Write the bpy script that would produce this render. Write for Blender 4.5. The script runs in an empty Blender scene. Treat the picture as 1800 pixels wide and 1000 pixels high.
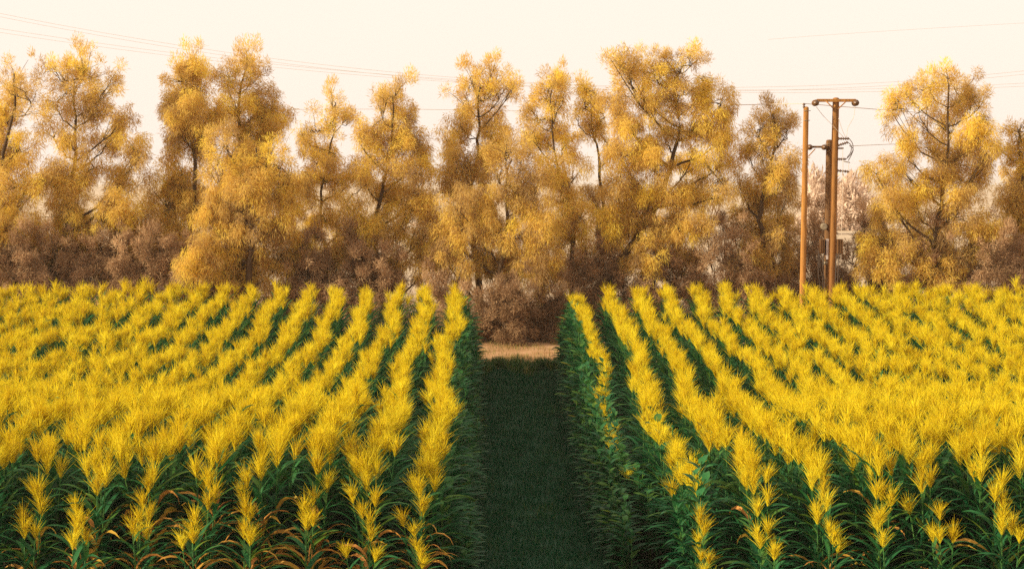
import bpy, math, random
import numpy as np

RNG = np.random.default_rng(7)
random.seed(7)
R = math.radians
scene = bpy.context.scene
COL = scene.collection

# ------------------------------------------------------------------ camera
F = 3300.0                    # focal length in pixels of an 1800 px wide frame
CAM_H = 8.06
PITCH = R(3.1)
SLOPE = math.tan(R(3.5))      # the field climbs away from the viewer

def pt(px, py, Y):
    dx, dy = (px - 900.0) / F, (500.0 - py) / F
    d = np.array([dx, math.cos(PITCH) + dy * math.sin(PITCH), -math.sin(PITCH) + dy * math.cos(PITCH)])
    return np.array([0, 0, CAM_H]) + d * (Y / d[1])

def proj(p):
    x, y, z = p[0], p[1], p[2] - CAM_H
    c, s = math.cos(PITCH), math.sin(PITCH)
    dep = y * c - z * s
    up = y * s + z * c
    return 900 + F * x / dep, 500 - F * up / dep

def sstep(a, b, v):
    t = np.clip((v - a) / (b - a), 0, 1)
    return t * t * (3 - 2 * t)

def zg(Y, X=0.0):
    Y = np.asarray(Y, float)
    base = np.where(Y < 58, SLOPE * Y, SLOPE * 58 + SLOPE * 6 * (1 - np.exp(-(np.maximum(Y, 58) - 58) / 6)))
    return base + 0.40 * sstep(37, 27, Y)

# ------------------------------------------------------------------ materials
def new_mat(name):
    m = bpy.data.materials.new(name); m.use_nodes = True
    nt = m.node_tree; nt.nodes.clear()
    return m, nt, nt.nodes, nt.links

def ramp(nt, stops, interp='LINEAR'):
    n = nt.nodes.new('ShaderNodeValToRGB'); n.color_ramp.interpolation = interp
    e = n.color_ramp.elements
    while len(e) < len(stops): e.new(0.5)
    for k, (p, c) in enumerate(stops):
        e[k].position = p; e[k].color = (*c, 1)
    return n

def plant_mat(name, stops, transl=0.35, rough=0.55, spec=0.3, tr_gain=1.0, noise_scale=3.0, noise_amt=0.25):
    m, nt, N, L = new_mat(name)
    at = N.new('ShaderNodeAttribute'); at.attribute_name = 'tint'
    geo = N.new('ShaderNodeNewGeometry')
    nz = N.new('ShaderNodeTexNoise'); nz.inputs['Scale'].default_value = noise_scale; nz.inputs['Detail'].default_value = 3
    L.new(geo.outputs['Position'], nz.inputs['Vector'])
    ma = N.new('ShaderNodeMath'); ma.operation = 'MULTIPLY_ADD'
    L.new(nz.outputs['Fac'], ma.inputs[0]); ma.inputs[1].default_value = noise_amt; ma.inputs[2].default_value = -noise_amt * 0.5
    ad = N.new('ShaderNodeMath'); ad.operation = 'ADD'
    L.new(at.outputs['Fac'], ad.inputs[0]); L.new(ma.outputs[0], ad.inputs[1])
    rp = ramp(nt, stops); L.new(ad.outputs[0], rp.inputs['Fac'])
    b = N.new('ShaderNodeBsdfPrincipled'); b.inputs['Roughness'].default_value = rough
    b.inputs['Specular IOR Level'].default_value = spec
    L.new(rp.outputs['Color'], b.inputs['Base Color'])
    t = N.new('ShaderNodeBsdfTranslucent'); L.new(rp.outputs['Color'], t.inputs['Color'])
    mx = N.new('ShaderNodeMixShader'); mx.inputs[0].default_value = transl
    L.new(b.outputs[0], mx.inputs[1]); L.new(t.outputs[0], mx.inputs[2])
    o = N.new('ShaderNodeOutputMaterial'); L.new(mx.outputs[0], o.inputs['Surface'])
    return m

def rough_mat(name, c1, c2, scale=8.0, rough=0.85, bump=0.3, stretch=(1, 1, 1), metal=0.0, spec=0.3):
    m, nt, N, L = new_mat(name)
    tc = N.new('ShaderNodeTexCoord'); mp = N.new('ShaderNodeMapping'); mp.inputs['Scale'].default_value = stretch
    L.new(tc.outputs['Object'], mp.inputs['Vector'])
    nz = N.new('ShaderNodeTexNoise'); nz.inputs['Scale'].default_value = scale; nz.inputs['Detail'].default_value = 8
    nz.inputs['Roughness'].default_value = 0.65
    L.new(mp.outputs[0], nz.inputs['Vector'])
    rp = ramp(nt, [(0.3, c1), (0.7, c2)]); L.new(nz.outputs['Fac'], rp.inputs['Fac'])
    b = N.new('ShaderNodeBsdfPrincipled'); b.inputs['Roughness'].default_value = rough; b.inputs['Metallic'].default_value = metal
    b.inputs['Specular IOR Level'].default_value = spec
    L.new(rp.outputs['Color'], b.inputs['Base Color'])
    bp = N.new('ShaderNodeBump'); bp.inputs['Strength'].default_value = bump; bp.inputs['Distance'].default_value = 0.05
    L.new(nz.outputs['Fac'], bp.inputs['Height']); L.new(bp.outputs[0], b.inputs['Normal'])
    o = N.new('ShaderNodeOutputMaterial'); L.new(b.outputs[0], o.inputs['Surface'])
    return m

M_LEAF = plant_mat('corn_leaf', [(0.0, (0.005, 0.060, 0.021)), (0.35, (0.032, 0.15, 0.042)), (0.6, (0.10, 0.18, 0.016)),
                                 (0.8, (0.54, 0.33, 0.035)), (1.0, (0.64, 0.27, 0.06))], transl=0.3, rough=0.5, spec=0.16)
M_TASSEL = plant_mat('corn_tassel', [(0.0, (0.70, 0.48, 0.010)), (0.5, (0.90, 0.715, 0.018)), (1.0, (0.97, 0.83, 0.045))], transl=0.4, rough=0.7, spec=0.1)
M_TREE = plant_mat('tamarisk_foliage', [(0.0, (0.43, 0.27, 0.12)), (0.5, (0.78, 0.52, 0.12)), (1.0, (0.98, 0.75, 0.10))],
                   transl=0.48, rough=0.8, spec=0.05, noise_scale=1.2, noise_amt=0.45)
M_FAR = plant_mat('haze_pale_foliage', [(0.0, (0.50, 0.36, 0.25)), (1.0, (0.74, 0.56, 0.42))], transl=0.3, rough=0.8, spec=0.05)  # pale pinkish tone paints the haze of distance into the leaves
M_SHRUB = plant_mat('shrub_foliage', [(0.0, (0.27, 0.155, 0.075)), (0.5, (0.50, 0.31, 0.16)), (1.0, (0.72, 0.49, 0.27))],
                    transl=0.35, rough=0.8, spec=0.05, noise_scale=2.0, noise_amt=0.5)
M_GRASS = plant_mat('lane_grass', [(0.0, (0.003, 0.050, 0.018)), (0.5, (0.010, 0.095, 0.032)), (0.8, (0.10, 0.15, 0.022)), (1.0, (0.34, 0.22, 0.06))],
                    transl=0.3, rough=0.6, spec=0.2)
M_BARK = rough_mat('tamarisk_bark', (0.045, 0.022, 0.008), (0.11, 0.06, 0.025), 10, stretch=(1, 1, 0.25))
M_SOIL = rough_mat('field_soil', (0.035, 0.022, 0.012), (0.085, 0.055, 0.03), 3)
M_TRACK = rough_mat('dry_track', (0.34, 0.17, 0.06), (0.62, 0.37, 0.19), 1.3, bump=0.5)
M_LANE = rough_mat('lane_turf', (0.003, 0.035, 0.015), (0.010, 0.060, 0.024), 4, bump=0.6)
M_POLE = rough_mat('weathered_pole_wood', (0.20, 0.075, 0.014), (0.52, 0.23, 0.045), 16, stretch=(1, 1, 0.10))
M_POLE_MAIN = rough_mat('brown_pole_wood', (0.13, 0.050, 0.012), (0.40, 0.17, 0.035), 16, stretch=(1, 1, 0.10))
M_POLE_DARK = rough_mat('dark_pole_wood', (0.10, 0.045, 0.014), (0.20, 0.09, 0.028), 14, stretch=(1, 1, 0.08))
M_PORC = rough_mat('brown_porcelain', (0.09, 0.04, 0.018), (0.17, 0.08, 0.03), 12, rough=0.3, bump=0.02, spec=0.6)
M_GALV = rough_mat('galvanised_metal', (0.20, 0.15, 0.10), (0.34, 0.26, 0.17), 12, rough=0.5, bump=0.05, metal=0.4)
M_WHITE = rough_mat('pale_enamel', (0.58, 0.48, 0.42), (0.72, 0.62, 0.55), 6, rough=0.5, bump=0.03)
M_WIRE = rough_mat('aged_wire', (0.45, 0.36, 0.27), (0.60, 0.50, 0.40), 20, rough=0.5, bump=0.0, metal=0.3)
M_CABLE = rough_mat('dark_cable', (0.05, 0.035, 0.025), (0.10, 0.06, 0.04), 20, rough=0.5, bump=0.0)

# ------------------------------------------------------------------ mesh helpers (all quads)
class MB:
    def __init__(s): s.v = []; s.q = []; s.t = []; s.m = []; s.n = 0
    def add(s, v, q, tint=0.0, mat=0):
        v = np.asarray(v, float).reshape(-1, 3); q = np.asarray(q, int).reshape(-1, 4)
        s.v.append(v); s.q.append(q + s.n)
        s.t.append(np.broadcast_to(np.asarray(tint, float), (len(v),)).copy())
        s.m.append(np.full(len(q), mat)); s.n += len(v)
    def arrays(s):
        return np.concatenate(s.v), np.concatenate(s.q), np.concatenate(s.t), np.concatenate(s.m)
    def tube(s, pts, rad, n=6, tint=0.0, mat=0, cap=True):
        pts = np.asarray(pts, float); k = len(pts)
        rad = np.broadcast_to(np.asarray(rad, float), (k,))
        d = np.gradient(pts, axis=0); d /= np.linalg.norm(d, axis=1)[:, None] + 1e-9
        ref = np.array([0.0, 0, 1]) if abs(d.mean(0)[2]) < 0.9 else np.array([1.0, 0, 0])
        u = np.cross(d, ref); u /= np.linalg.norm(u, axis=1)[:, None] + 1e-9
        w = np.cross(d, u)
        a = np.arange(n) * 2 * math.pi / n
        ring = pts[:, None, :] + rad[:, None, None] * (np.cos(a)[None, :, None] * u[:, None, :] + np.sin(a)[None, :, None] * w[:, None, :])
        v = ring.reshape(-1, 3)
        i = np.arange(k - 1)[:, None] * n; j = np.arange(n)[None, :]; j2 = (j + 1) % n
        q = np.stack([i + j, i + j2, i + n + j2, i + n + j], -1).reshape(-1, 4)
        if cap:
            if n == 4:
                q = np.vstack([q, [[3, 2, 1, 0]], [[(k-1)*4, (k-1)*4+1, (k-1)*4+2, (k-1)*4+3]]])
            elif n == 6:
                b = (k - 1) * 6
                q = np.vstack([q, [[3, 2, 1, 0], [0, 5, 4, 3]], [[b, b+1, b+2, b+3], [b+3, b+4, b+5, b]]])
            elif n == 8:
                b = (k - 1) * 8
                q = np.vstack([q, [[3, 2, 1, 0], [7, 4, 3, 0], [7, 6, 5, 4]], [[b, b+1, b+2, b+3], [b, b+3, b+4, b+7], [b+4, b+5, b+6, b+7]]])
        s.add(v, q, tint, mat)
    def box(s, c, size, tint=0, mat=0):
        c = np.asarray(c, float); h = np.asarray(size, float) / 2
        sg = np.array([[-1,-1,-1],[1,-1,-1],[1,1,-1],[-1,1,-1],[-1,-1,1],[1,-1,1],[1,1,1],[-1,1,1]])
        s.add(c + sg * h, [[0,3,2,1],[4,5,6,7],[0,1,5,4],[1,2,6,5],[2,3,7,6],[3,0,4,7]], tint, mat)
    def lathe(s, base, axis, prof, n=12, tint=0, mat=0):
        base = np.asarray(base, float); axis = np.asarray(axis, float); axis = axis / np.linalg.norm(axis)
        pts = [base + axis * a for a, r in prof]
        ref = np.array([0, 0, 1.0]) if abs(axis[2]) < 0.9 else np.array([1.0, 0, 0])
        u = np.cross(axis, ref); u /= np.linalg.norm(u); w = np.cross(axis, u)
        a = np.arange(n) * 2 * math.pi / n
        v = np.concatenate([p + r * (np.cos(a)[:, None] * u + np.sin(a)[:, None] * w) for p, (_, r) in zip(pts, prof)])
        k = len(prof)
        i = np.arange(k - 1)[:, None] * n; j = np.arange(n)[None, :]; j2 = (j + 1) % n
        q = np.stack([i + j, i + j2, i + n + j2, i + n + j], -1).reshape(-1, 4)
        s.add(v, q, tint, mat)

def mesh_from(name, v, q, t, m, mats, smooth=True):
    me = bpy.data.meshes.new(name)
    nv, nq = len(v), len(q)
    me.vertices.add(nv); me.vertices.foreach_set('co', np.ascontiguousarray(v, np.float32).ravel())
    me.loops.add(nq * 4); me.loops.foreach_set('vertex_index', np.ascontiguousarray(q, np.int32).ravel())
    me.polygons.add(nq); me.polygons.foreach_set('loop_start', np.arange(0, nq * 4, 4, dtype=np.int32))
    for x in mats: me.materials.append(x)
    me.polygons.foreach_set('material_index', np.ascontiguousarray(m, np.int32))
    me.polygons.foreach_set('use_smooth', np.full(nq, smooth))
    a = me.attributes.new('tint', 'FLOAT', 'POINT'); a.data.foreach_set('value', np.ascontiguousarray(t, np.float32))
    me.update(calc_edges=True)
    return me

def obj(name, mesh, parent=None):
    o = bpy.data.objects.new(name, mesh); COL.objects.link(o)
    if parent is not None: o.parent = parent
    return o

def build(name, mb, mats, parent=None, origin=None, smooth=True):
    v, q, t, m = mb.arrays()
    if origin is not None: v = v - np.asarray(origin)
    o = obj(name, mesh_from(name, v, q, t, m, mats if isinstance(mats, (list, tuple)) else [mats], smooth), parent)
    return o

def tag(o, label=None, cat=None, group=None, kind=None):
    if label: o['label'] = label
    if cat: o['category'] = cat
    if group: o['group'] = group
    if kind: o['kind'] = kind
    return o

def empty(name, loc):
    o = bpy.data.objects.new(name, None); COL.objects.link(o); o.location = loc
    o.empty_display_size = 0.2
    return o

# ------------------------------------------------------------------ ground
def sheet(name, xs, ys, dz, mat, edge=None, jitter=0.0):
    X, Y = np.meshgrid(xs, ys)
    if edge is not None: X = edge(X, Y)
    Z = zg(Y) + dz + jitter * RNG.standard_normal(X.shape)
    v = np.stack([X, Y, Z], -1).reshape(-1, 3); nx, ny = len(xs), len(ys)
    i = np.arange(ny - 1)[:, None] * nx; j = np.arange(nx - 1)[None, :]
    q = np.stack([i + j, i + j + 1, i + nx + j + 1, i + nx + j], -1).reshape(-1, 4)
    o = obj(name, mesh_from(name, v, q, np.zeros(len(v)), np.zeros(len(q)), [mat]))
    return tag(o, kind='structure')

ys_all = np.unique(np.concatenate([np.linspace(-30, 20, 12), np.linspace(20, 70, 101), np.geomspace(70, 4000, 30)]))
xs_all = np.unique(np.concatenate([-np.geomspace(30, 3000, 18), np.linspace(-30, 30, 31), np.geomspace(30, 3000, 18)]))
sheet('ground', xs_all, ys_all, 0.0, M_SOIL)
sheet('dry_hazed_plain', xs_all, ys_all[ys_all > 59], 0.03, rough_mat('dry_hazed_soil', (0.42, 0.30, 0.18), (0.60, 0.46, 0.30), 0.2, bump=0.1))  # dry soil, its paleness standing in for haze over the far ground
def lane_l(Y): return np.interp(Y, [20, 24.4, 50, 51], [-1.0, -1.05, -1.4, -1.4])
def lane_r(Y): return np.interp(Y, [20, 24.4, 30, 38, 50, 51], [2.3, 2.3, 2.0, 1.8, 1.95, 1.95])
ly = np.linspace(16, 50.2, 120)
sheet('grass_lane', np.linspace(0, 1, 14), ly, 0.012, M_LANE, edge=lambda X, Y: lane_l(Y) + X * (lane_r(Y) - lane_l(Y)), jitter=0.006)
ty = np.linspace(50.15, 55.0, 24)
sheet('dirt_track', np.linspace(-26, 26, 160), ty, 0.03, M_TRACK, jitter=0.010)

# ------------------------------------------------------------------ corn
def leaf(mb, base, az, L, W, th0, th1, tint, segs=6, twist=0.0, fold=0.25):
    t = np.linspace(0, 1, segs + 1)
    th = th0 + (th1 - th0) * t ** 1.25
    ds = L / segs
    r = np.concatenate([[0], np.cumsum(np.cos(th[:-1]) * ds)]); z = np.concatenate([[0], np.cumsum(np.sin(th[:-1]) * ds)])
    side = 0.12 * L * twist * t ** 2
    w = W * np.minimum(1, 0.45 + 2.2 * t) * np.maximum(1 - t ** 2.6, 0.03) / 2
    ca, sa = math.cos(az), math.sin(az)
    cen = np.stack([r * ca - side * sa, r * sa + side * ca, z], -1) + base
    tw = twist * t * 1.2
    lat = np.stack([-sa * np.cos(tw), ca * np.cos(tw), np.sin(tw)], -1)
    up = np.stack([-np.sin(th) * ca, -np.sin(th) * sa, np.cos(th)], -1)
    l = cen + lat * w[:, None] + up * (w * fold)[:, None]
    rr = cen - lat * w[:, None] + up * (w * fold)[:, None]
    v = np.stack([l, cen, rr], 1).reshape(-1, 3)
    i = np.arange(segs) * 3
    q = np.concatenate([np.stack([i, i + 1, i + 4, i + 3], -1), np.stack([i + 1, i + 2, i + 5, i + 4], -1)])
    mb.add(v, q, tint)

def strand(mb, p0, d, L, w, curve, tint, n=3):
    t = np.array([0, 0.5, 1.0])
    pts = p0 + np.outer(t, d) * L + np.outer(t ** 2, curve) * L
    mb.tube(pts, [w * 0.8, w, w * 0.25], n=3, tint=tint, cap=False)

def make_plant(rng, h=2.3, lite=False, dry=False, tassel=True, bushy=1.0):
    """plant of height h with its foot at the origin: stalk, leaves, dry leaves, tassel"""
    st, lf, dl, ta = MB(), MB(), MB(), MB()
    lean = rng.normal(0, 0.035, 2)
    top = h - 0.40 if tassel else h - 0.05
    zz = np.linspace(0, top, 5)
    path = lambda z: np.stack([lean[0] * (z / h) ** 1.5 * h, lean[1] * (z / h) ** 1.5 * h, z], -1)
    st.tube(path(zz), np.linspace(0.016, 0.008, 5), n=4 if lite else 6, tint=0.45)
    nl = (10 if lite else 13) + (0 if tassel else 3)
    az = rng.normal(0, 0.35)
    zs = np.linspace(0.25 * top, top - (0.16 if tassel else 0.05), nl)
    for k, z in enumerate(zs):
        f = k / (nl - 1)
        a = az + (k % 2) * math.pi + rng.normal(0, 0.55)
        Lf = rng.uniform(0.68, 0.95) * (1 - 0.55 * max(0, f - 0.6) / 0.4) * bushy * (1.0 if tassel else 0.62)
        th0 = R(rng.uniform(42, 62) + 6 * f); th1 = R(rng.uniform(-75, -20) + 45 * f)
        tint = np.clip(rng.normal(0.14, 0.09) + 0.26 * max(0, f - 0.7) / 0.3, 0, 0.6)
        if rng.random() < (0.10 if lite else 0.15): tint = rng.uniform(0.4, 0.6)  # some leaves yellower: highlights of caught light put into the leaf colour
        isdry = dry and f < 0.68 and rng.random() < 0.75
        if isdry:
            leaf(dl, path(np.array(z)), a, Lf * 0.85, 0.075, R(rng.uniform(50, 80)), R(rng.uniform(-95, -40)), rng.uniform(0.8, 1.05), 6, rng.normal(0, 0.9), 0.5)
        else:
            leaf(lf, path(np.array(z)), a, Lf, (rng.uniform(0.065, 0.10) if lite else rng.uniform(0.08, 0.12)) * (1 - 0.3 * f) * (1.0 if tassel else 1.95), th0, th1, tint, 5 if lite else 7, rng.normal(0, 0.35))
    if tassel:
        p = path(np.array(top)); n = 56 if lite else 66
        ax = np.array([lean[0] * 1.5, lean[1] * 1.5, 1.0]); ax /= np.linalg.norm(ax)
        w = 0.0041 if lite else 0.0032
        hh = rng.uniform(0.32, 0.46) if lite else rng.uniform(0.30, 0.50); base_t = rng.uniform(0.2, 0.8)
        strand(ta, p, ax, hh, w * 1.15, np.zeros(3), base_t)
        for k in range(n):
            b = rng.uniform(-0.15, 0.5) * hh * 0.6
            a = rng.uniform(0, 2 * math.pi); an = R(3 + (34 if lite else 30) * rng.random() ** 0.8)
            d = ax * math.cos(an) + np.array([math.cos(a), math.sin(a), 0]) * math.sin(an)
            cv = np.array([math.cos(a), math.sin(a), -0.3]) * rng.uniform(0.0, 0.32)
            strand(ta, p + ax * b, d, rng.uniform(0.12, 0.32), w * rng.uniform(0.8, 1.1), cv, np.clip(base_t + rng.normal(0, 0.18), 0, 1))
    return st, lf, dl, ta

rows = []                                            # (side, number, x(Y), height factor(Y), tassel chance(Y), Y range)
def field_h(Y, k):
    near = np.clip(k / 2.0, 0, 1)
    h = 2.25 + (0.42 * near) * sstep(36, 26.5, Y) + 0.13 * sstep(45, 49.5, Y)
    return h
def front_drop(Y, y0):                               # edge plants stay shorter
    return 0.80 * (1 - sstep(y0, y0 + 1.7, Y)) 
for i in range(21):
    rows.append(dict(side='left', k=i + 1, xn=-1.19 - 0.747 * i, xf=-1.53 - 0.744 * i))
rows.append(dict(side='right', k=1, special=True))
for i in range(20):
    rows.append(dict(side='right', k=i + 2, xn=2.45 + 0.785 * i, xf=2.68 + 0.728 * i))

plants = []
prng = np.random.default_rng(21)
for rw in rows:
    ph1, ph2 = prng.uniform(0, 6.28, 2)
    yend = 50.0 + prng.normal(0, 0.12)
    y0 = 24.0 + prng.normal(0, 0.15)
    if rw.get('special'): y0 = 28.5
    Y = y0
    gap = 0
    while Y < yend:
        if rw.get('special'):
            x = np.interp(Y, [28.5, 32, 38, 50], [2.12, 1.93, 1.80, 1.90])
            h = np.interp(Y, [28.5, 36, 44, 50], [1.15, 1.55, 2.05, 2.2]); pt_ = np.interp(Y, [30, 35, 40, 45], [0.05, 0.4, 0.85, 1])
        else:
            u = (Y - 24.4) / (50 - 24.4)
            x = rw['xn'] + (rw['xf'] - rw['xn']) * u
            kk = rw['k'] - 1 if rw['side'] == 'left' else max(0, (rw['k'] - 2) * 0.6)
            h = field_h(Y, kk) - front_drop(Y, y0)
            h += (0.065 if rw['side'] == 'left' and rw['k'] > 8 else 0.025) * math.sin(Y * 1.5 + 0.6 + 0.15 * rw['k']) * (1 if Y > 36 else 0.5)
            pt_ = 1.0
            if rw['side'] == 'right' and rw['k'] == 2 and Y < 33: h -= 0.2; pt_ = 0.9
        x += 0.10 * math.sin(Y * 0.42 + 0.3 * rw['k'] + (1.0 if rw['side'] == 'left' else 3.0)) + 0.05 * math.sin(Y * 1.1 + ph2)
        x += prng.normal(0, 0.085 if (rw['k'] > (9 if rw['side'] == 'left' else 6) or Y < 33) and rw['k'] > 2 and Y > 27.2 else 0.036)
        h *= prng.normal(1, 0.03) * (1.08 if prng.random() < 0.03 else 1)
        plants.append(dict(side=rw['side'], k=rw['k'], x=x, y=Y, h=h, t=prng.random() < pt_, bushy=1.0))
        Y += prng.uniform(0.09, 0.16) * (1 + 0.5 * (Y < y0 + 1.2))
# leafy untasselled side plants along the lane edges
for (x0, x1, ya, yb, h0, h1) in ((-0.98, -1.24, 26.0, 49.9, 1.45, 1.75), (-0.72, -1.05, 26.0, 49.9, 0.85, 1.1), (1.72, 1.58, 27.5, 49.9, 1.0, 1.95), (1.55, 1.38, 29.0, 49.9, 0.75, 1.35)):
    Y = ya
    while Y < yb:
        u = (Y - ya) / (yb - ya)
        plants.append(dict(side='edge', k=0, x=x0 + (x1 - x0) * u + prng.normal(0, 0.05), y=Y, h=(h0 + (h1 - h0) * u) * prng.normal(1, 0.1), t=False, bushy=0.85))
        Y += prng.uniform(0.10, 0.17)

for p in plants:
    p['z'] = float(zg(p['y'])) - 0.02
    p['px'], p['py'] = proj((p['x'], p['y'], p['z'] + p['h'] * 0.92))
plants = [p for p in plants if -260 < p['px'] < 2060]
inview = sorted([p for p in plants if 6 < p['px'] < 1794 and p['py'] < 1000 and p['side'] != 'edge'], key=lambda p: p['y'])
chosen = inview[:300]
for p in chosen: p['own'] = True

ORD = ['', 'first', 'second', 'third', 'fourth', 'fifth', 'sixth', 'seventh', 'eighth', 'ninth', 'tenth', 'eleventh', 'twelfth', 'thirteenth', 'fourteenth',
       'fifteenth', 'sixteenth', 'seventeenth', 'eighteenth', 'nineteenth', 'twentieth', 'twenty-first', 'twenty-second', 'twenty-third', 'twenty-fourth',
       'twenty-fifth', 'twenty-sixth', 'twenty-seventh', 'twenty-eighth', 'twenty-ninth', 'thirtieth', 'thirty-first', 'thirty-second', 'thirty-third', 'thirty-fourth', 'thirty-fifth']

BASE_H = 2.4
def plant_meshes(seed, dry, tassel=True):
    rng = np.random.default_rng(seed)
    st, lf, dl, ta = make_plant(rng, BASE_H, False, dry, tassel)
    out = {'stalk': mesh_from('stalk', *st.arrays(), [M_LEAF]), 'foliage': mesh_from('foliage', *lf.arrays(), [M_LEAF])}
    if ta.v: out['tassel'] = mesh_from('tassel', *ta.arrays(), [M_TASSEL])
    if dl.v: out['dry_foliage'] = mesh_from('dry_foliage', *dl.arrays(), [M_LEAF])
    return out
def plant_proto(meshes):
    root = empty('corn_plant', (0, 0, 0))
    for n, me in meshes.items():
        c = obj(n, me, root)
        if n == 'dry_foliage': c['label'] = 'dry brown curled leaves'
    return root
def copy_plant(src):
    r = src.copy(); COL.objects.link(r)
    for ch in src.children:
        c = ch.copy(); COL.objects.link(c); c.parent = r
    return r
protos = {}
for s in range(14): protos[('n', s)] = plant_proto(plant_meshes(100 + s, False))
for s in range(8): protos[('d', s)] = plant_proto(plant_meshes(300 + s, True))
for s in range(3): protos[('b', s)] = plant_proto(plant_meshes(400 + s, False, False))
used = set()
count = {}
crng = np.random.default_rng(5)
for p in chosen:
    key = (p['side'], p['k']); count[key] = count.get(key, 0) + 1
    dry = p['y'] < 25.6 and (crng.random() < ((0.75 if 2 < p['k'] < 7 else 0.35) if p['side'] == 'left' else 0.12))
    kind = ('d', int(crng.integers(8))) if dry else (('n', int(crng.integers(14))) if p['t'] else ('b', int(crng.integers(3))))
    r = protos[kind] if kind not in used else copy_plant(protos[kind])
    used.add(kind)
    r.location = (p['x'], p['y'], p['z'])
    sc = p['h'] / BASE_H
    w = 0.5 + 0.5 * sc
    r.scale = (w, w, sc)
    r.rotation_euler = (crng.normal(0, 0.045), crng.normal(0, 0.045), crng.normal(0, 0.3) + (math.pi if crng.random() < 0.5 else 0))
    what = 'dry brown leaves' if kind[0] == 'd' else ('golden tassel' if kind[0] == 'n' else 'leaves only')
    tag(r, f"corn plant with {what}, {ORD[count[key]]} from the front, {ORD[p['k']]} row {p['side']} of lane", 'corn plant', 'corn plants at the front of the field')
for kind, root in protos.items():
    if kind not in used:
        for ch in list(root.children): bpy.data.objects.remove(ch)
        bpy.data.objects.remove(root)

# the rest of the crop: one mass
variants = []
for s in range(16):
    st, lf, dl, ta = make_plant(np.random.default_rng(700 + s), BASE_H, True)
    a = [np.concatenate(x) for x in zip(st.arrays(), lf.arrays())] if False else None
    mb = MB(); mb.add(*st.arrays()[:3]); mb.add(*lf.arrays()[:3])
    low = mb.n; v, q, t, m = ta.arrays(); mb.add(v, q, t, 1)
    variants.append((mb.arrays(), True))
bare = []
for s in range(6):
    st, lf, dl, ta = make_plant(np.random.default_rng(800 + s), BASE_H, True, tassel=False)
    mb = MB(); mb.add(*st.arrays()[:3]); mb.add(*lf.arrays()[:3]); bare.append((mb.arrays(), False))
mass = MB()
vv, qq, tt, mm = [], [], [], []; off = 0
for p in plants:
    if p.get('own'): continue
    (v, q, t, m), _ = (variants[crng.integers(16)] if p['t'] else bare[crng.integers(6)])
    sc = p['h'] / BASE_H; w = (0.5 + 0.5 * sc) * p['bushy'] * (1.25 if not p['t'] else 1)
    if p['t'] and p['y'] > 35 and p['k'] <= (9 if p['side'] == 'left' else 6): w *= 0.84
    rz = crng.normal(0, 0.3) + (math.pi if crng.random() < 0.5 else 0); c, s_ = math.cos(rz), math.sin(rz)
    lx, lyy = crng.normal(0, 0.03, 2)
    x = (v[:, 0] * c - v[:, 1] * s_) * w + v[:, 2] * sc * lx + p['x']; y = (v[:, 0] * s_ + v[:, 1] * c) * w + v[:, 2] * sc * lyy + p['y']
    vv.append(np.stack([x, y, v[:, 2] * sc + p['z']], -1).astype(np.float32)); qq.append(q + off); off += len(v)
    tt.append(np.clip(t + crng.normal(0, 0.05), 0, 1)); mm.append(m)
crop = obj('corn_crop', mesh_from('corn_crop', np.concatenate(vv), np.concatenate(qq), np.concatenate(tt), np.concatenate(mm), [M_LEAF, M_TASSEL]))
tag(crop, 'mass of tasselled corn in rows running back to the trees', 'corn', kind='stuff')
print('plants', len(plants), 'chosen', len(chosen), 'maxY', chosen[-1]['y'], 'crop quads', sum(len(x) for x in qq))

# ------------------------------------------------------------------ grass of the lane
def grass(name, pts, hmin, hmax, w, label, tint_mu, tint_sd):
    n = len(pts)
    h = RNG.uniform(hmin, hmax, n); a = RNG.uniform(0, 2 * math.pi, n); ln = RNG.uniform(0.1, 0.8, n) * h
    wv = np.stack([-np.sin(a), np.cos(a), np.zeros(n)], -1) * (w * RNG.uniform(0.6, 1.2, n))[:, None]
    d = np.stack([np.cos(a), np.sin(a), np.zeros(n)], -1)
    mid = pts + d * (ln * 0.3)[:, None] + np.array([0, 0, 1]) * (h * 0.6)[:, None]
    tip = pts + d * ln[:, None] + np.array([0, 0, 1]) * h[:, None]
    v = np.stack([pts - wv, pts + wv, mid + wv * 0.8, mid - wv * 0.8, tip + wv * 0.1, tip - wv * 0.1], 1).reshape(-1, 3)
    i = np.arange(n)[:, None] * 6
    q = np.concatenate([i + np.array([[0, 1, 2, 3]]), i + np.array([[3, 2, 4, 5]])])
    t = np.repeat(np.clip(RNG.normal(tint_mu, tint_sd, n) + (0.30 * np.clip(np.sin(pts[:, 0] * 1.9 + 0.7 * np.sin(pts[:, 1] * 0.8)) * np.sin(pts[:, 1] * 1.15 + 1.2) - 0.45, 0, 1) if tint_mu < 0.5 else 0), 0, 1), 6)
    return tag(obj(name, mesh_from(name, v, q, t, np.zeros(len(q)), [M_GRASS])), label, 'grass', kind='stuff')
n = 90000
gy = RNG.uniform(27, 50.3, n); gx = lane_l(gy) + RNG.uniform(-0.05, 1.05, n) * (lane_r(gy) - lane_l(gy))
clump = (np.sin(gx * 5.1 + gy * 1.7) * np.sin(gx * 2.3 - gy * 2.9) + 1) / 2
keep = RNG.random(n) < 0.45 + 0.55 * clump
gp = np.stack([gx, gy, zg(gy)], -1)[keep]
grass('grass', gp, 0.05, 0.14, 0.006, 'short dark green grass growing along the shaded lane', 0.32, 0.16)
n = 9000
gx = RNG.uniform(-1.9, 2.5, n); gy = 50.15 + 0.42 * np.sin(gx * 3.1) * np.sin(gx * 7.7 + 1) + RNG.normal(0, 0.32, n) * (1 + 0.6 * np.sin(gx * 5.3))
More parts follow.
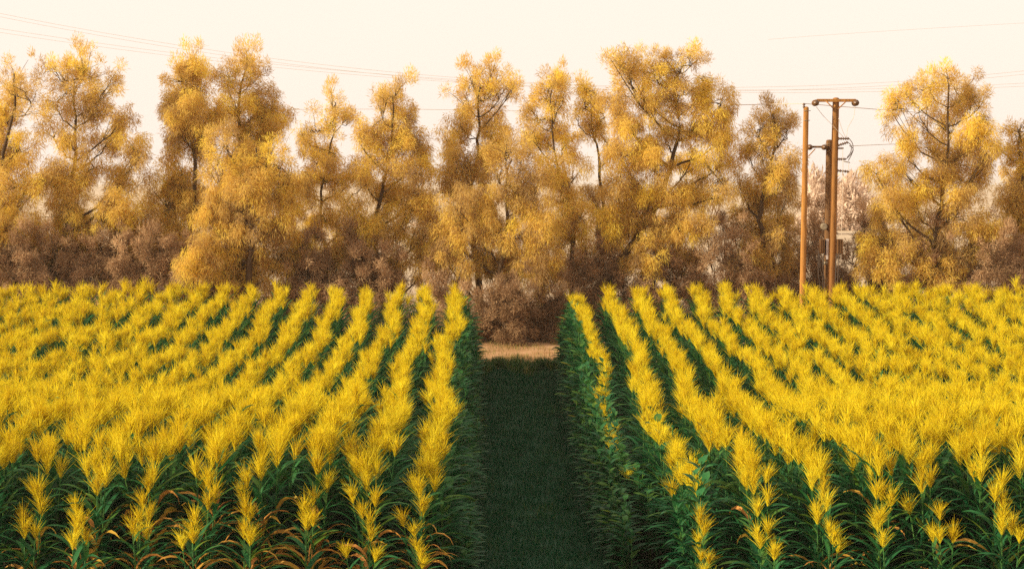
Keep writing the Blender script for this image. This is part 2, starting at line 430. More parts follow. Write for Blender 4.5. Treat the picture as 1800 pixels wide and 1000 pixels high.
grass('grass', np.stack([gx, gy, zg(gy)], -1), 0.10, 0.34, 0.007, 'taller grass fringe tinted sunlit yellow green where the lane meets the dry track', 0.68, 0.13)  # yellower tint paints sunlight on the fringe tufts into their colour
n = 9000
gy = RNG.uniform(50.4, 55, n); gx = RNG.uniform(-4, 5, n)
k = (np.sin(gx * 2.1 + 1) * np.sin(gy * 3.3) + RNG.normal(0, 0.5, n)) > 0.2
grass('grass', np.stack([gx, gy, zg(gy) + 0.02], -1)[k], 0.04, 0.16, 0.007, 'sparse dry straw coloured grass on the dirt track', 0.95, 0.08)

# ------------------------------------------------------------------ trees
def bez(p0, p1, p2, n):
    t = np.linspace(0, 1, n)[:, None]
    return (1 - t) ** 2 * p0 + 2 * t * (1 - t) * p1 + t ** 2 * p2

def sprays(rng, cen, rad, n, droop, up, L, w, tint):
    """feathery twigs of one clump: long thin leaf-sized faces"""
    u = rng.normal(size=(n, 3)); u /= np.linalg.norm(u, axis=1)[:, None]
    rr = rng.random(n) ** 0.5
    p = u * rr[:, None] * np.array([rad, rad, rad])
    p[:, 2] = np.where(p[:, 2] < 0, p[:, 2] * (1 + 0.7 * droop), p[:, 2] * (1 + 0.6 * up))
    p = cen + p
    d = u * 0.35 + rng.normal(0, 0.5, (n, 3)) + np.array([0, 0, 1.2 * up - 1.1 * droop])
    d /= np.linalg.norm(d, axis=1)[:, None]
    s = np.cross(d, rng.normal(size=(n, 3))); s /= np.linalg.norm(s, axis=1)[:, None]
    ln = L * rng.uniform(0.6, 1.3, n)[:, None]; ww = w * rng.uniform(0.6, 1.3, n)[:, None]
    sag = np.array([0, 0, -1.0]) * ln * 0.25 * droop
    v = np.stack([p, p + d * ln * 0.45 + s * ww, p + d * ln + sag, p + d * ln * 0.45 - s * ww], 1).reshape(-1, 3)
    q = np.arange(n * 4).reshape(-1, 4)
    t = np.repeat(np.clip(rng.normal(tint, 0.12, n), 0, 1), 4)
    return v, q, t

def tree(name, seed, D, trunk_px, blobs, label, cat='tree', group=None, mat=None, dens=1.0, r0=0.13, droop=0.55, subs=19, per=310, L=0.15, w=0.0070, tint=0.52, sub_r=0.25, spread=0.75, forks=None):
    rng = np.random.default_rng(seed)
    mat = mat or M_TREE
    base = pt(trunk_px[0][0], trunk_px[0][1], D); base[2] = float(zg(D)) - 0.05
    pts = [base] + [pt(x, y, D + rng.normal(0, 0.15)) for x, y in trunk_px[1:]]
    pts = np.array(pts)
    # smooth the trunk line
    t = np.linspace(0, len(pts) - 1, 4 * len(pts)); line = np.stack([np.interp(t, np.arange(len(pts)), pts[:, k]) for k in range(3)], -1)
    for _ in range(2): line[1:-1] = (line[:-2] + 2 * line[1:-1] + line[2:]) / 4
    line[1:-1] += rng.normal(0, 0.035, line[1:-1].shape) + np.stack([0.10 * np.sin(t[1:-1] * 2.1 + seed), 0 * t[1:-1], 0 * t[1:-1]], -1)
    tr, cr = MB(), MB()
    rad = r0 * (1 - 0.84 * np.linspace(0, 1, len(line)) ** 0.8); tr.tube(line, rad, n=8)
    top_y = min(b[1] for b in blobs)
    if cat != 'far':
        extra = []
        for i, b in enumerate(blobs):
            o = sorted((c for j, c in enumerate(blobs) if j != i), key=lambda c: (c[0] - b[0]) ** 2 + (c[1] - b[1]) ** 2)[:2]
            for c in o:
                if c[1] > b[1] or (c[1] == b[1] and c[0] > b[0]):
                    extra.append(((b[0] + c[0]) / 2 + rng.normal(0, 5), (b[1] + c[1]) / 2 + rng.normal(0, 5), (b[2] + c[2]) * 0.36, (b[3] + c[3]) * 0.36, 0.75))
        blobs = list(blobs) + extra
    s = F / D
    n_main = len(blobs) - (len(extra) if cat != 'far' else 0); cents = []
    for bi, b in enumerate(blobs):
        bx, by, rx, ry = b[:4]; bd = b[4] if len(b) > 4 else 1.0
        c = pt(bx, by, D + rng.uniform(-1, 1) * spread)
        rx, ry = 1.07 * rx / s, 1.03 * ry / s
        dist = np.linalg.norm(line - c, axis=1)
        cost = dist + 2.0 * np.maximum(0, line[:, 2] - (c[2] - 0.7 * dist - 0.1))
        k = int(np.argmin(cost)); k = max(2, k)
        p0 = line[k]; mid = (p0 + c) / 2 + np.array([(c[0] - p0[0]) * 0.18, 0, -0.12 * dist[k]]) + rng.normal(0, 0.08, 3)
        cents.append(c)
        if bi >= n_main:
            near = min(cents[:n_main], key=lambda a: np.linalg.norm(a - c) + 2 * max(0, a[2] - c[2])); p0 = near - np.array([0, 0, 0.1]); mid = (p0 + c) / 2 + rng.normal(0, 0.06, 3)
        limb = bez(p0, mid, c + np.array([0, 0, -ry * 0.3]), 7)
        limb[1:-1] += rng.normal(0, 0.03, (5, 3))
        rl = min(rad[k] * 0.62, 0.018 + 0.013 * dist[k]) if bi < n_main else 0.016
        tr.tube(limb, np.linspace(rl, 0.011, 7), n=5, cap=False)
        ns = max(4, int(subs * dens * bd * (rx * ry) / 0.5))
        bt = rng.normal(tint, 0.10)
        topness = np.clip(1 - (by - top_y) / 90.0, 0, 1)
        for j in range(ns):
            u = rng.normal(size=3); u /= np.linalg.norm(u); rr = rng.random() ** 0.42
            off = u * rr * np.array([rx, (rx + ry) / 2, ry]) * 0.92
            sc = c + off * rng.choice([1.0, 1.0, 1.22])
            if rng.random() < 0.16: sc = limb[rng.integers(2, 6)] + rng.normal(0, 0.16, 3)
            q0 = limb[rng.integers(3, 7)]
            tw = bez(q0, (q0 + sc) / 2 + rng.normal(0, 0.07, 3) + np.array([0, 0, 0.05]), sc, 4)
            tr.tube(tw, np.linspace(0.012, 0.005, 4), n=3, cap=False)
            sr = sub_r * rng.uniform(0.6, 1.35)
            if topness > 0.3: sr *= 0.78; sc = c + (sc - c) * (1 + 0.3 * topness)
            up = 0.9 * topness * rng.random() + (0.5 * topness if off[2] > 0 else 0)
            v, q, tt_ = sprays(rng, sc, sr, int(per * bd * rng.uniform(0.6, 1.3) * (sr / sub_r) ** 1.5), droop * (1 - 0.75 * topness), up, L, w, np.clip(rng.normal(bt, 0.17), 0, 1))
            cr.add(v, q, tt_)
    root = empty(name, base)
    build('trunk', tr, M_BARK, root, base); build('crown', cr, mat, root, base)
    return tag(root, label, cat, group)

G = 'trees in the line behind the corn'
T = lambda *a, **k: tree('tamarisk_tree', *a, group=G, **k)
T(1, 56.5, [(-10, 560), (-5, 450), (0, 330), (15, 220), (25, 130)],
  [(28, 128, 38, 34), (8, 185, 42, 42), (55, 175, 22, 40, .7), (-30, 240, 60, 60), (35, 250, 40, 40, .8), (-25, 320, 70, 55), (45, 320, 40, 45, .8), (0, 390, 80, 55), (30, 450, 70, 45), (-50, 440, 60, 60)],
  'feathery golden tree at the leftmost end of the tree line', dens=.8)
T(2, 57.0, [(118, 560), (120, 450), (124, 330), (128, 240), (130, 140)],
  [(98, 118, 26, 30, .8), (150, 112, 34, 30), (128, 150, 38, 30), (185, 150, 32, 32), (100, 175, 32, 34, .8), (160, 195, 42, 32), (215, 200, 26, 30, .8), (195, 240, 42, 26), (95, 235, 34, 26, .7), (245, 265, 30, 26, .9),
   (225, 305, 48, 26), (165, 290, 40, 24, .7), (75, 300, 38, 34, .7), (110, 370, 50, 45), (185, 360, 45, 40), (235, 375, 40, 35, .7), (75, 430, 55, 50), (150, 440, 60, 50), (215, 450, 50, 45), (128, 255, 30, 24, .8), (122, 325, 46, 30), (135, 395, 44, 30)],
  'broad open golden tree with a straight dark trunk showing through its crown', dens=.95)
T(3, 57.5, [(330, 560), (334, 450), (338, 330), (335, 240), (335, 120)],
  [(342, 108, 24, 24), (318, 138, 34, 34), (352, 150, 30, 38), (300, 180, 32, 32), (340, 195, 42, 40), (372, 190, 24, 36), (310, 225, 36, 30), (355, 245, 34, 32), (318, 290, 34, 36, .9), (290, 340, 44, 42), (335, 360, 40, 50),
   (262, 400, 50, 48), (310, 430, 55, 50), (235, 455, 45, 42)],
  'tall dense bright yellow tree with a rounded top, tallest in its clump', dens=1.25)
T(4, 58.5, [(425, 560), (424, 420), (420, 300), (424, 200), (436, 110)],
  [(436, 102, 22, 26), (402, 128, 24, 30), (440, 140, 30, 30), (465, 178, 32, 30), (412, 175, 30, 30, .8), (490, 200, 24, 20), (440, 205, 36, 30), (475, 225, 32, 26), (405, 225, 26, 30, .9), (455, 255, 42, 26), (430, 300, 45, 40), (480, 320, 40, 40)],
  'tall yellow tree with a narrow spire and a dark stem between open boughs', dens=1.05)
T(5, 55.3, [(430, 570), (432, 490), (440, 400), (450, 320), (450, 260)],
  [(398, 250, 36, 30), (372, 295, 32, 36), (425, 285, 36, 36), (470, 272, 40, 28), (505, 300, 30, 34), (450, 330, 48, 44), (400, 345, 44, 38), (510, 350, 28, 46), (365, 375, 30, 40), (420, 400, 50, 42), (478, 395, 44, 46), (375, 440, 46, 44),
   (435, 460, 50, 44), (500, 440, 38, 46), (345, 455, 30, 36)],
  'weeping golden brown tree with drooping rounded boughs standing in front of taller trees', droop=.75, dens=.95, L=.16, tint=.50)
T(6, 57.2, [(568, 560), (566, 450), (566, 380), (575, 300), (590, 180)],
  [(590, 175, 26, 26), (578, 215, 22, 30, .8), (612, 205, 18, 26, .7), (545, 225, 16, 28), (548, 265, 28, 34), (590, 265, 26, 30, .7), (575, 310, 38, 30), (535, 320, 26, 36), (610, 320, 26, 30, .8), (555, 375, 36, 40), (600, 390, 40, 40, .8), (545, 440, 40, 45), (595, 455, 45, 40)],
  'slender thin tree with a forked trunk and a wispy double top', dens=.8, r0=.09)
T(7, 56.6, [(662, 570), (664, 460), (668, 380), (674, 300), (690, 170)],
  [(696, 160, 26, 24), (664, 172, 24, 20, .9), (690, 200, 38, 32), (722, 205, 24, 28), (655, 225, 22, 34), (700, 245, 42, 32), (738, 252, 22, 30), (632, 240, 18, 34, .8), (670, 275, 36, 28, .8), (715, 290, 38, 26), (632, 300, 28, 34, .8),
   (745, 310, 28, 34, .9), (610, 350, 34, 36, .7), (725, 365, 38, 44), (760, 380, 26, 44), (640, 400, 40, 36, .8), (700, 430, 50, 46, .9), (630, 460, 50, 36), (755, 450, 40, 46), (665, 335, 32, 26, .8), (690, 335, 34, 28), (675, 385, 34, 26)],
  'full golden tree whose dark trunk forks into many rising limbs', dens=.95, r0=.12)
T(8, 58.0, [(840, 560), (838, 440), (832, 340), (835, 240), (845, 150)],
  [(826, 132, 24, 24), (862, 128, 16, 28), (815, 172, 26, 30), (850, 172, 24, 28), (880, 160, 22, 18, .8), (902, 152, 14, 12, .7), (862, 212, 34, 34), (815, 222, 26, 34), (790, 250, 22, 28), (858, 258, 34, 32), (805, 285, 34, 36), (845, 310, 34, 34), (790, 330, 36, 34)],
  'tall golden tree with two tops above the open lane', dens=1.0)
T(9, 55.4, [(885, 590), (885, 520), (880, 440), (890, 360), (900, 280)],
  [(888, 262, 34, 24), (918, 285, 34, 32), (878, 305, 26, 24, .8), (945, 318, 30, 32), (905, 335, 36, 30), (825, 345, 34, 28), (862, 365, 40, 32), (930, 370, 42, 36), (795, 385, 32, 40), (840, 405, 42, 38), (895, 410, 42, 38), (955, 410, 36, 40),
   (800, 450, 40, 38), (860, 460, 46, 40), (920, 465, 44, 42), (965, 470, 34, 44), (775, 430, 26, 40)],
  'weeping golden brown tree filling the view straight up the grass lane', droop=.75, dens=.95, L=.16, tint=.32)
T(10, 57.0, [(1012, 560), (1008, 440), (1000, 360), (978, 290), (975, 140)],
  [(974, 125, 20, 26), (962, 160, 28, 26), (990, 165, 18, 22, .8), (932, 182, 20, 26, .8), (975, 205, 30, 30), (925, 225, 14, 24, .6), (950, 250, 26, 26, .7), (992, 245, 26, 32), (968, 290, 30, 34), (1005, 300, 26, 34), (985, 345, 36, 34), (1020, 370, 30, 40), (990, 400, 40, 40), (1005, 455, 45, 40)],
  'slim wispy tree leaning over from the thick bough beside the lane', dens=.8, r0=.10)
T(11, 57.6, [(1062, 560), (1056, 400), (1052, 300), (1054, 240), (1030, 170)],
  [(1024, 145, 16, 22, .8), (1046, 158, 16, 22, .8), (1030, 185, 18, 22, .8), (1060, 195, 18, 24, .8), (1048, 225, 20, 18, .7), (1012, 200, 12, 20, .6), (1070, 260, 26, 26, .7), (1045, 350, 26, 40), (1060, 420, 36, 44)],
  'thin bare stemmed tree with small sparse tufts beside the biggest crown', dens=.75, r0=.08)
T(12, 56.0, [(1010, 600), (1045, 500), (1110, 440), (1170, 350), (1185, 240), (1190, 130)],
  [(1076, 102, 18, 20, .8), (1105, 122, 30, 28), (1150, 125, 36, 34), (1198, 112, 34, 32), (1228, 96, 18, 22), (1125, 165, 40, 34), (1185, 165, 40, 36), (1085, 185, 26, 26), (1235, 155, 30, 34), (1268, 175, 26, 30), (1110, 215, 40, 32), (1165, 225, 36, 32),
   (1225, 215, 40, 32), (1275, 225, 24, 32), (1095, 275, 38, 34), (1150, 280, 42, 34), (1215, 275, 36, 30), (1265, 280, 28, 28, .8), (1080, 330, 30, 36), (1130, 340, 42, 38), (1190, 340, 40, 34), (1235, 335, 34, 28), (1072, 385, 26, 36), (1120, 395, 42, 38),
   (1175, 400, 44, 36), (1225, 390, 36, 32), (1150, 450, 46, 36, .8), (1205, 450, 42, 36, .8), (1280, 330, 20, 26, .7)],
  'largest and densest golden tree, leaning on a thick slanting dark trunk', droop=.65, dens=1.0, r0=.17, L=.15, tint=.55)
T(13, 56.3, [(1338, 570), (1340, 460), (1342, 380), (1350, 300), (1358, 200)],
  [(1356, 200, 26, 22), (1384, 222, 20, 24), (1332, 228, 24, 28), (1362, 245, 32, 26), (1318, 270, 22, 28), (1345, 290, 34, 28), (1392, 278, 22, 22), (1378, 310, 30, 28), (1300, 320, 20, 32, .8), (1325, 345, 34, 34), (1370, 360, 34, 34), (1295, 380, 26, 34, .8),
   (1345, 410, 40, 38), (1385, 410, 26, 38), (1310, 440, 40, 38), (1365, 460, 42, 36)],
  'brown gold tree directly beside the bare wooden pole', dens=.9, tint=.38)
T(14, 55.8, [(1640, 590), (1640, 500), (1645, 420), (1655, 320), (1668, 150)],
  [(1667, 128, 22, 22), (1635, 150, 28, 22, .9), (1592, 155, 20, 20, .8), (1688, 165, 38, 32), (1728, 170, 26, 30), (1568, 190, 20, 28, .8), (1615, 190, 34, 28, .8), (1665, 205, 40, 34), (1722, 225, 34, 34), (1580, 240, 32, 28, .8), (1630, 250, 42, 32), (1690, 260, 44, 34),
   (1540, 300, 24, 20, .7), (1590, 295, 38, 30, .8), (1735, 275, 26, 28, .8), (1650, 310, 44, 34), (1710, 320, 40, 30, .8), (1560, 345, 30, 30, .8), (1610, 355, 44, 34), (1680, 370, 46, 38), (1545, 395, 36, 36), (1600, 415, 46, 40), (1665, 430, 50, 40), (1720, 410, 36, 40),
   (1520, 440, 26, 40), (1570, 465, 45, 34), (1640, 475, 50, 30), (1705, 465, 45, 36)],
  'wide glowing golden tree with long arching boughs right of the poles', dens=.85, r0=.14)
T(15, 57.0, [(1795, 580), (1792, 470), (1790, 380), (1795, 300), (1795, 220)],
  [(1792, 218, 30, 28), (1812, 260, 36, 34), (1772, 265, 22, 34), (1790, 320, 40, 36), (1770, 370, 34, 36), (1820, 370, 40, 44), (1785, 425, 44, 40), (1760, 460, 30, 34), (1815, 470, 44, 40), (1840, 320, 40, 60)],
  'golden tree at the rightmost end of the tree line', dens=1.0)

# low shrubs at the trees' feet
SG = 'shrubs at the feet of the trees'
def shrub(seed, D, bx, by, blobs, label, tint=.42):
    return tree('shrub', seed, D, [(bx, by), (bx + 3, by - 40), (bx - 4, by - 80)], blobs, label, 'shrub', SG, M_SHRUB, dens=1.15, r0=.05, droop=.4, L=.15, w=.0085, sub_r=.2, subs=20, per=230, tint=tint, spread=.35)
shrub(31, 54.6, 878, 605, [(850, 560, 26, 34), (880, 540, 34, 34), (915, 545, 34, 36), (870, 585, 36, 24), (912, 588, 34, 22), (895, 505, 36, 28)], 'brown rounded shrub behind the dirt track at the lane end', .12)
shrub(32, 55.2, 962, 608, [(950, 540, 30, 40), (978, 520, 30, 40), (955, 585, 28, 26), (985, 580, 24, 30), (1005, 545, 24, 40)], 'dark brown shrub beside the rounded one at the lane end', .0)
shrub(33, 55.2, 815, 605, [(810, 520, 36, 34), (790, 560, 34, 34), (835, 580, 26, 30), (770, 520, 34, 40)], 'brown shrub half hidden by the corn beside the lane end')
k = 0
LB = ['grey brown shrub below the leftmost tree', 'grey brown shrub below the open tree with the straight trunk', 'dark brown shrub between the straight trunk and the dense yellow tree', 'reddish brown shrub below the dense yellow tree',
      'brown shrub below the weeping tree', 'brown shrub below the slender forked tree', 'brown shrub below the tree with many rising limbs', 'brown shrub below the thick slanting trunk',
      'brown shrub below the largest crown', 'brown shrub in the gap before the bare pole', 'low brown shrub behind the pole equipment', 'pale shrub right of the poles', 'brown shrub below the wide glowing tree', 'brown shrub at the rightmost end below the trees']
for sx, h in zip([20, 100, 195, 285, 400, 530, 640, 1060, 1170, 1275, 1432, 1525, 1640, 1750], [85, 80, 100, 95, 60, 80, 80, 70, 60, 110, 120, 115, 80, 90]):
    cy = 500
    shrub(40 + k, (57.8 if sx in (1432, 1525) else 55.6 + (k * 37 % 10) / 10), sx, 600, [(sx - 40, cy + 10, 40, 38), (sx, cy - h * 0.9, 32, 34), (sx + 40, cy, 38, 38), (sx - 16, cy + 45, 44, 30), (sx + 18, cy - 15, 38, 38), (sx - 26, cy - h * 0.5, 32, 36), (sx + 30, cy - h * 0.6, 30, 34)], LB[k]); k += 1

shrub(70, 56.6, 1362, 600, [(1340, 500, 34, 34), (1378, 505, 32, 34), (1360, 465, 34, 34), (1385, 455, 26, 32), (1330, 545, 34, 30)], 'brown shrub at the foot of the tree directly beside the bare pole')
# dry ground cover under the trees
ug = MB(); urng = np.random.default_rng(77)
for j in range(1500):
    ux, uy = urng.uniform(-19, 19), urng.uniform(55.0, 60.5)
    hgt = 0.25 + 0.85 * (uy - 55.0) / 5.5 * urng.random()
    if -1.2 < ux < 2.0 and uy < 55.6: continue
    v, q, t_ = sprays(urng, np.array([ux, uy, float(zg(uy)) + hgt * 0.5]), 0.28 + 0.25 * hgt, 130, 0.1, 0.5, 0.16, 0.008, urng.uniform(0.2, 0.6))
    ug.add(v, q, t_)
tag(build('undergrowth', ug, M_SHRUB), 'dry brown undergrowth along the foot of the trees', 'undergrowth', kind='stuff')

# far trees, most of their haze painted into pale foliage
FG = 'far hazy trees'
FL = ['far hazy tree with a rounded top seen between the two tall poles', 'far hazy tree behind the pole insulators', 'small far hazy tree just right of the poles', 'far hazy tree behind the gap before the bare pole', 'far hazy tree behind the largest crown',
      'far hazy tree behind the thin bare stemmed tree', 'far hazy tree above the lane end', 'far hazy tree behind the tree with many limbs', 'far hazy tree behind the slender forked tree', 'far hazy tree behind the open tree',
      'far hazy tree behind the leftmost tree', 'far hazy tree behind the wide glowing tree', 'far hazy tree behind the weeping tree', 'far hazy tree behind the rightmost tree']
for j, (fx, fy, fr) in enumerate([(1438, 318, 42), (1490, 305, 40), (1528, 350, 30), (1305, 395, 45), (1180, 400, 50), (1060, 370, 45), (900, 400, 50), (745, 390, 45), (600, 390, 50), (215, 400, 48), (60, 420, 50), (1660, 400, 55), (430, 400, 50), (1790, 400, 50)]):
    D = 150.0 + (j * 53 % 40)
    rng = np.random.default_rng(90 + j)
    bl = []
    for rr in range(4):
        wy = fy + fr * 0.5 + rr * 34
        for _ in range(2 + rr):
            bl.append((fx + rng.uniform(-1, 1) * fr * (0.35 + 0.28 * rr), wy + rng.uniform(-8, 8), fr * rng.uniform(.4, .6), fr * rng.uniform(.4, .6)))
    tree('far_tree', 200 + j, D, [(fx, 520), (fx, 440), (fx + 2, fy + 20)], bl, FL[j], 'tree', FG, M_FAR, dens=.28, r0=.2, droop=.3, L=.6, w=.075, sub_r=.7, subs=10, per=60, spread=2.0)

# ------------------------------------------------------------------ utility poles
def seg(mb, pxs, D, r, n=8, ddepth=0.0):
    pts = np.array([pt(x, y, D + ddepth) for x, y in pxs]); mb.tube(pts, r, n=n); return pts
def insulator(name, parent, o, p, axis, length, r, discs, mat=None):
    mb = MB(); prof = [(-0.02, 0.001), (-0.02, r * .35)]
    for k in range(discs):
        a = length * k / discs; st = length / discs
        prof += [(a, r * .4), (a + st * .25, r), (a + st * .55, r * .9), (a + st * .8, r * .4)]
    prof += [(length, r * .35), (length, 0.001)]
    mb.lathe(p, axis, prof, 12)
    return build(name, mb, mat or M_PORC, parent, o)
def cable(name, parent, o, pts, r, mat):
    pts = np.array(pts); t = np.linspace(0, len(pts) - 1, 5 * len(pts))
    ln = np.stack([np.interp(t, np.arange(len(pts)), pts[:, k]) for k in range(3)], -1)
    for _ in range(4): ln[1:-1] = (ln[:-2] + 2 * ln[1:-1] + ln[2:]) / 4
    mb = MB(); mb.tube(ln, r, n=6); return build(name, mb, mat, parent, o)
def foot(px, py, D):
    b = pt(px, py, D); b[2] = float(zg(D)) - 0.2; return b
def pole_mesh(base, top, r0, r1):
    mb = MB(); t = np.linspace(0, 1, 9)[:, None]; ln = base * (1 - t) + top * t
    mb.tube(ln, np.linspace(r0, r1, 9), n=12)
    mb.lathe(top, [0, 0, 1], [(0, r1), (0.03, r1 * .7), (0.04, 0.002)], 12)
    mb.lathe(base, [0, 0, -1], [(0, r0), (0.001, 0.002)], 12)
    return mb
PG = 'wooden utility poles'
# bare pole beside the tree
D = 55.0
b = foot(1409, 600, D); tp = pt(1417, 190, D); root = empty('utility_pole', b)
build('pole', pole_mesh(b, tp, .092, .078), M_POLE, root, b)
insulator('insulator', root, b, pt(1413, 190, D) + np.array([0, -.02, 0]), [0, 0, 1], .14, .045, 2)
mb = MB(); seg(mb, [(1412, 195), (1425, 195)], D, .011, 6, -.08); build('bolt', mb, M_GALV, root, b)
mb = MB(); seg(mb, [(1412, 212), (1424, 212)], D, .011, 6, -.08); build('bolt', mb, M_GALV, root, b)
tag(root, 'single bare orange brown wooden pole, slightly leaning, beside the brown gold tree', 'utility pole', PG)
# T-topped main pole
D = 55.2
b = foot(1459, 600, D); tp = pt(1469.5, 174, D); root = empty('utility_pole', b)
build('pole', pole_mesh(b, tp, 0.125, .096), M_POLE_MAIN, root, b)
mb = MB(); a0, a1 = pt(1436, 177, D - .10), pt(1504, 177, D - .10); mb.box((a0 + a1) / 2, (a1[0] - a0[0], .09, .085)); build('crossarm', mb, M_POLE, root, b, smooth=False)
for (x0, y0, x1, y1) in ((1452, 178, 1466, 192), (1488, 178, 1473, 192)):
    mb = MB(); seg(mb, [(x0, y0), (x1, y1)], D, .018, 6, -.17); build('brace', mb, M_POLE, root, b)
for x in (1434.5, 1505):
    p = pt(x, 181, D - .28)
    insulator('insulator', root, b, p, [0, 1, 0], .30, .095, 4, M_PORC)
for (x0, x1, y0, y1) in ((1473, 1493, 244, 244), (1473, 1491, 256, 250), (1473, 1483, 261, 261), (1472, 1487, 280, 280), (1471, 1493, 300, 302)):
    p0, p1 = pt(x0, y0, D - .05), pt(x1, y1, D - .05); ax = p1 - p0; ln = np.linalg.norm(ax)
    insulator('insulator', root, b, p0, ax, ln, .045 if y0 not in (261,) else .035, 5)
mb = MB(); seg(mb, [(1483, 284), (1494, 286)], D, .016, 6, -.05); build('switch_arm', mb, M_GALV, root, b)
for pl in ([(1491, 242), (1499, 252), (1500, 264), (1494, 274), (1486, 281)], [(1490, 250), (1497, 256), (1496, 268), (1489, 277)], [(1493, 256), (1501, 262), (1496, 274), (1491, 283)], [(1434, 187), (1447, 204), (1464, 221), (1482, 241)],
           [(1503, 187), (1501, 207), (1490, 224), (1488, 242)], [(1474, 208), (1480, 228), (1486, 241)], [(1481, 261), (1482, 300), (1480, 380), (1478, 470)], [(1492, 285), (1491, 302)]):
    thick = pl[0][1] > 240 and pl[-1][1] < 290
    cable('jumper_cable', root, b, [pt(x, y, D - .12) for x, y in pl], .012 if thick else .007, M_CABLE if thick else M_WIRE)
p = pt(1476, 433, D - .1)
mb = MB(); mb.box(p, (.17, .16, .42)); 
for q in (-.06, 0, .06): mb.box(p + np.array([q, -.09, 0]), (.022, .03, .40))
eb = build('equipment_box', mb, M_POLE_DARK, root, b, smooth=False)
for pl in ([(1470, 446), (1469, 470), (1468, 510)], [(1474, 447), (1474, 470), (1471, 510)]):
    cable('hanging_cable', root, b, [pt(x, y, D - .1) for x, y in pl], .012, M_CABLE)
tag(root, 'tallest wooden pole with a T-shaped crossarm, end insulators and switchgear', 'utility pole', PG)
# short dark pole
D = 55.7
b = foot(1453, 600, D); tp = pt(1458, 248, D); root = empty('utility_pole', b)
build('pole', pole_mesh(b, tp, .118, .10), M_POLE_DARK, root, b)
mb = MB(); a0, a1 = pt(1423, 259, D - .12), pt(1456, 258, D - .12); mb.box((a0 + a1) / 2, (a1[0] - a0[0], .07, .06)); build('crossarm', mb, M_POLE_DARK, root, b, smooth=False)
mb = MB(); seg(mb, [(1421, 275), (1433, 262)], D, .016, 6, -.35); build('brace', mb, M_POLE, root, b)
for x in (1424, 1450): insulator('insulator', root, b, pt(x, 259, D - .28), [0, 1, 0], .22, .082, 3)
mb = MB(); seg(mb, [(1450, 253), (1466, 254)], D, .010, 6, -.1); build('bolt', mb, M_GALV, root, b)
lampc = pt(1449, 398, D - .15)
mb = MB(); mb.lathe(lampc, [-.35, -1, -.2], [(-.14, .002), (-.14, .06), (0, .085), (.05, .11), (.06, .095), (.04, .002)], 14); build('lamp_housing', mb, M_GALV, root, b)
mb = MB(); seg(mb, [(1449, 398), (1456, 400)], D, .018, 6, -.08); build('lamp_bracket', mb, M_GALV, root, b)
p = pt(1445, 433, D - .1); mb = MB(); mb.box(p, (.14, .16, .42))
for q in (-.05, 0, .05): mb.box(p + np.array([q, -.09, 0]), (.02, .03, .40))
build('equipment_box', mb, M_POLE_DARK, root, b, smooth=False)
p0 = pt(1455.5, 438, D - .13); mb = MB(); mb.box(p0, (.115, .05, .60)); build('white_panel', mb, M_WHITE, root, b, smooth=False)['label'] = 'narrow pale panel'
p0 = pt(1454.5, 462, D); mb = MB(); mb.lathe(p0 - np.array([0, 0, .05]), [0, 0, 1], [(0, .108), (0, .118), (.1, .118), (.1, .108)], 14); build('clamp_band', mb, M_GALV, root, b)
for pl in ([(1440, 446), (1441, 470), (1446, 485), (1447, 510)], [(1439, 440), (1438, 475), (1442, 510)], [(1448, 447), (1446, 468), (1449, 490), (1450, 510)]):
    cable('hanging_cable', root, b, [pt(x, y, D - .15) for x, y in pl], .013, M_CABLE)
tag(root, 'short dark wooden pole with a pale panel, lamp and equipment box', 'utility pole', PG)

# ------------------------------------------------------------------ overhead wires
WG = 'overhead wires crossing the sky'
def wire(px, D0, D1, r, label):
    xs = np.linspace(px[0][0], px[-1][0], 60)
    X = np.array([p[0] for p in px], float); Yv = np.array([p[1] for p in px], float)
    cf = np.polyfit(X, Yv, min(3, len(px) - 1)) if len(px) > 3 else None
    ys = np.polyval(cf, xs) if cf is not None else np.interp(xs, X, Yv)
    pts = np.array([pt(x, y, D0 + (D1 - D0) * (x - xs[0]) / (xs[-1] - xs[0])) for x, y in zip(xs, ys)])
    mb = MB(); mb.tube(pts, r, n=5); o = build('power_line', mb, M_WIRE)
    tag(o, label, 'power line', WG)
HI = [(-150, -3), (0, 19), (300, 75), (600, 119), (800, 142), (1290, 152), (1560, 143), (1800, 125), (1950, 108)]
wire(HI, 85, 85, .0065, 'upper thin wire of the bundle sagging across the whole sky')
wire([(x, y + 6) for x, y in HI], 86, 86, .0065, 'second thin wire just under the topmost of the sagging bundle')
wire([(-150, 30), (0, 48), (300, 86), (600, 127), (800, 147), (1290, 158), (1560, 152), (1800, 145), (1950, 140)], 87, 87, .0065, 'third thin wire of the bundle, well apart at the picture\'s edge beside the leftmost tree')
wire([(-150, 37), (0, 55), (300, 92), (600, 132), (800, 151), (1290, 163), (1560, 157), (1800, 150), (1950, 146)], 88, 88, .0065, 'lowest thin wire of the sagging bundle')
wire([(480, 193), (700, 192), (950, 196)], 80, 80, .010, 'thin wire between the slender forked tree and the two topped tree')
wire([(1100, 188), (1290, 185), (1412, 182.5)], 60, 55.05, .010, 'thin wire from the bare pole top insulator to the largest tree')
wire([(1414, 182.5), (1470, 187), (1560, 194), (1700, 205)], 55.05, 60, .010, 'thin wire from the bare pole top insulator behind the wide glowing tree')
wire([(1494, 257), (1560, 254), (1700, 250)], 55.2, 60, .008, 'thin wire from the switchgear insulators to the wide glowing tree')
wire([(1350, 70), (1560, 55), (1800, 41), (1950, 32)], 90, 90, .005, 'faint lone wire high in the sky above the poles')

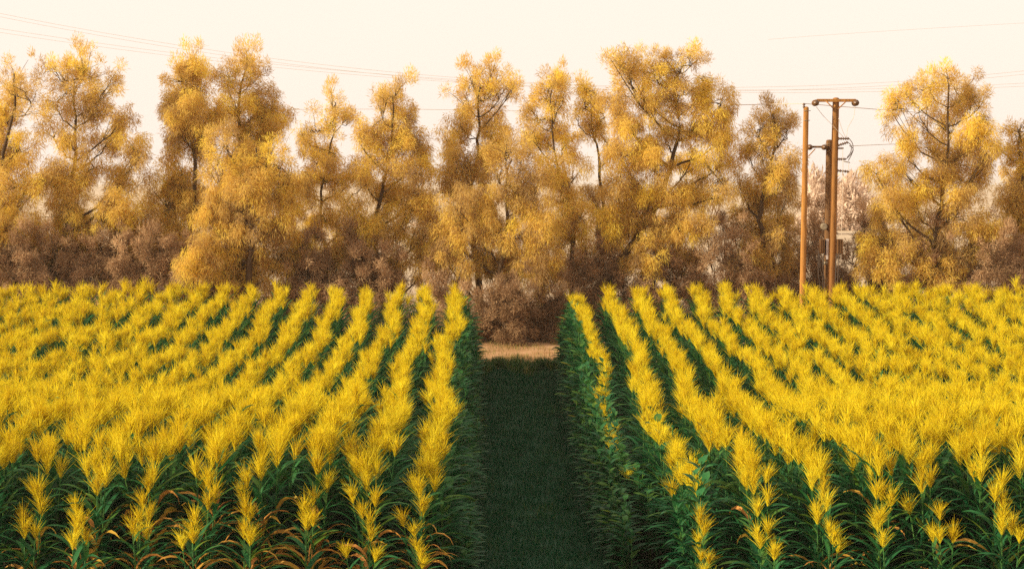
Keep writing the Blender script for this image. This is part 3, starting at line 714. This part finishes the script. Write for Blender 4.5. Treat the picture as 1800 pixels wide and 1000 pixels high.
# ------------------------------------------------------------------ haze
HAZE = 0.0003
hz = MB(); hz.box((0, 1990, 5.3), (6300, 4300, 17.4)); h = build('haze', hz, []); tag(h, 'warm evening haze filling the air', 'haze', kind='stuff')
m, nt, N, L = new_mat('warm_haze')
pv = N.new('ShaderNodeVolumePrincipled'); pv.inputs['Color'].default_value = (1.0, 0.86, 0.70, 1); pv.inputs['Density'].default_value = HAZE
pv.inputs['Anisotropy'].default_value = 0.2
o = N.new('ShaderNodeOutputMaterial'); L.new(pv.outputs[0], o.inputs['Volume'])
h.data.materials.append(m)

# ------------------------------------------------------------------ light
SUN_EL, SUN_AZ = 17.0, 75.0          # azimuth: degrees from straight behind the camera towards the left
el, az = R(SUN_EL), R(SUN_AZ)
to_sun = np.array([-math.sin(az) * math.cos(el), -math.cos(az) * math.cos(el), math.sin(el)])
sl = bpy.data.lights.new('sun', 'SUN'); sl.energy = 5.0; sl.angle = R(0.5); sl.color = (1.0, 0.92, 0.70)
so = bpy.data.objects.new('sun', sl); COL.objects.link(so)
from mathutils import Vector
so.rotation_euler = Vector(to_sun).to_track_quat('Z', 'Y').to_euler()
so.location = (-20, -10, 40)

w = bpy.data.worlds.new('World'); scene.world = w; w.use_nodes = True
nt = w.node_tree; nt.nodes.clear(); N, L = nt.nodes, nt.links
sky = N.new('ShaderNodeTexSky'); sky.sky_type = 'NISHITA'; sky.sun_disc = False
sky.sun_elevation = el; sky.sun_rotation = math.atan2(to_sun[0], to_sun[1]); sky.dust_density = 4; sky.ozone_density = 0.5; sky.air_density = 1.0
mx = N.new('ShaderNodeMixRGB'); mx.inputs[0].default_value = 0.86; mx.inputs[2].default_value = (9.9, 8.45, 7.35, 1)
L.new(sky.outputs[0], mx.inputs[1])
bg = N.new('ShaderNodeBackground'); bg.inputs['Strength'].default_value = 0.0915
L.new(mx.outputs[0], bg.inputs['Color'])
o = N.new('ShaderNodeOutputWorld'); L.new(bg.outputs[0], o.inputs['Surface'])

# ------------------------------------------------------------------ camera & view
cd = bpy.data.cameras.new('camera'); cd.sensor_width = 36; cd.lens = 36 * F / 1800.0; cd.clip_start = 0.1; cd.clip_end = 6000
co = bpy.data.objects.new('camera', cd); COL.objects.link(co); co.location = (0, 0, CAM_H); co.rotation_euler = (math.pi / 2 - PITCH, 0, 0)
scene.camera = co
scene.view_settings.view_transform = 'Standard'; scene.view_settings.look = 'None'
scene.view_settings.exposure = 0.45; scene.view_settings.gamma = 1.0
scene.cycles.use_denoising = False
scene.cycles.volume_bounces = 0
scene.cycles.max_bounces = 6; scene.cycles.diffuse_bounces = 3; scene.cycles.transmission_bounces = 4
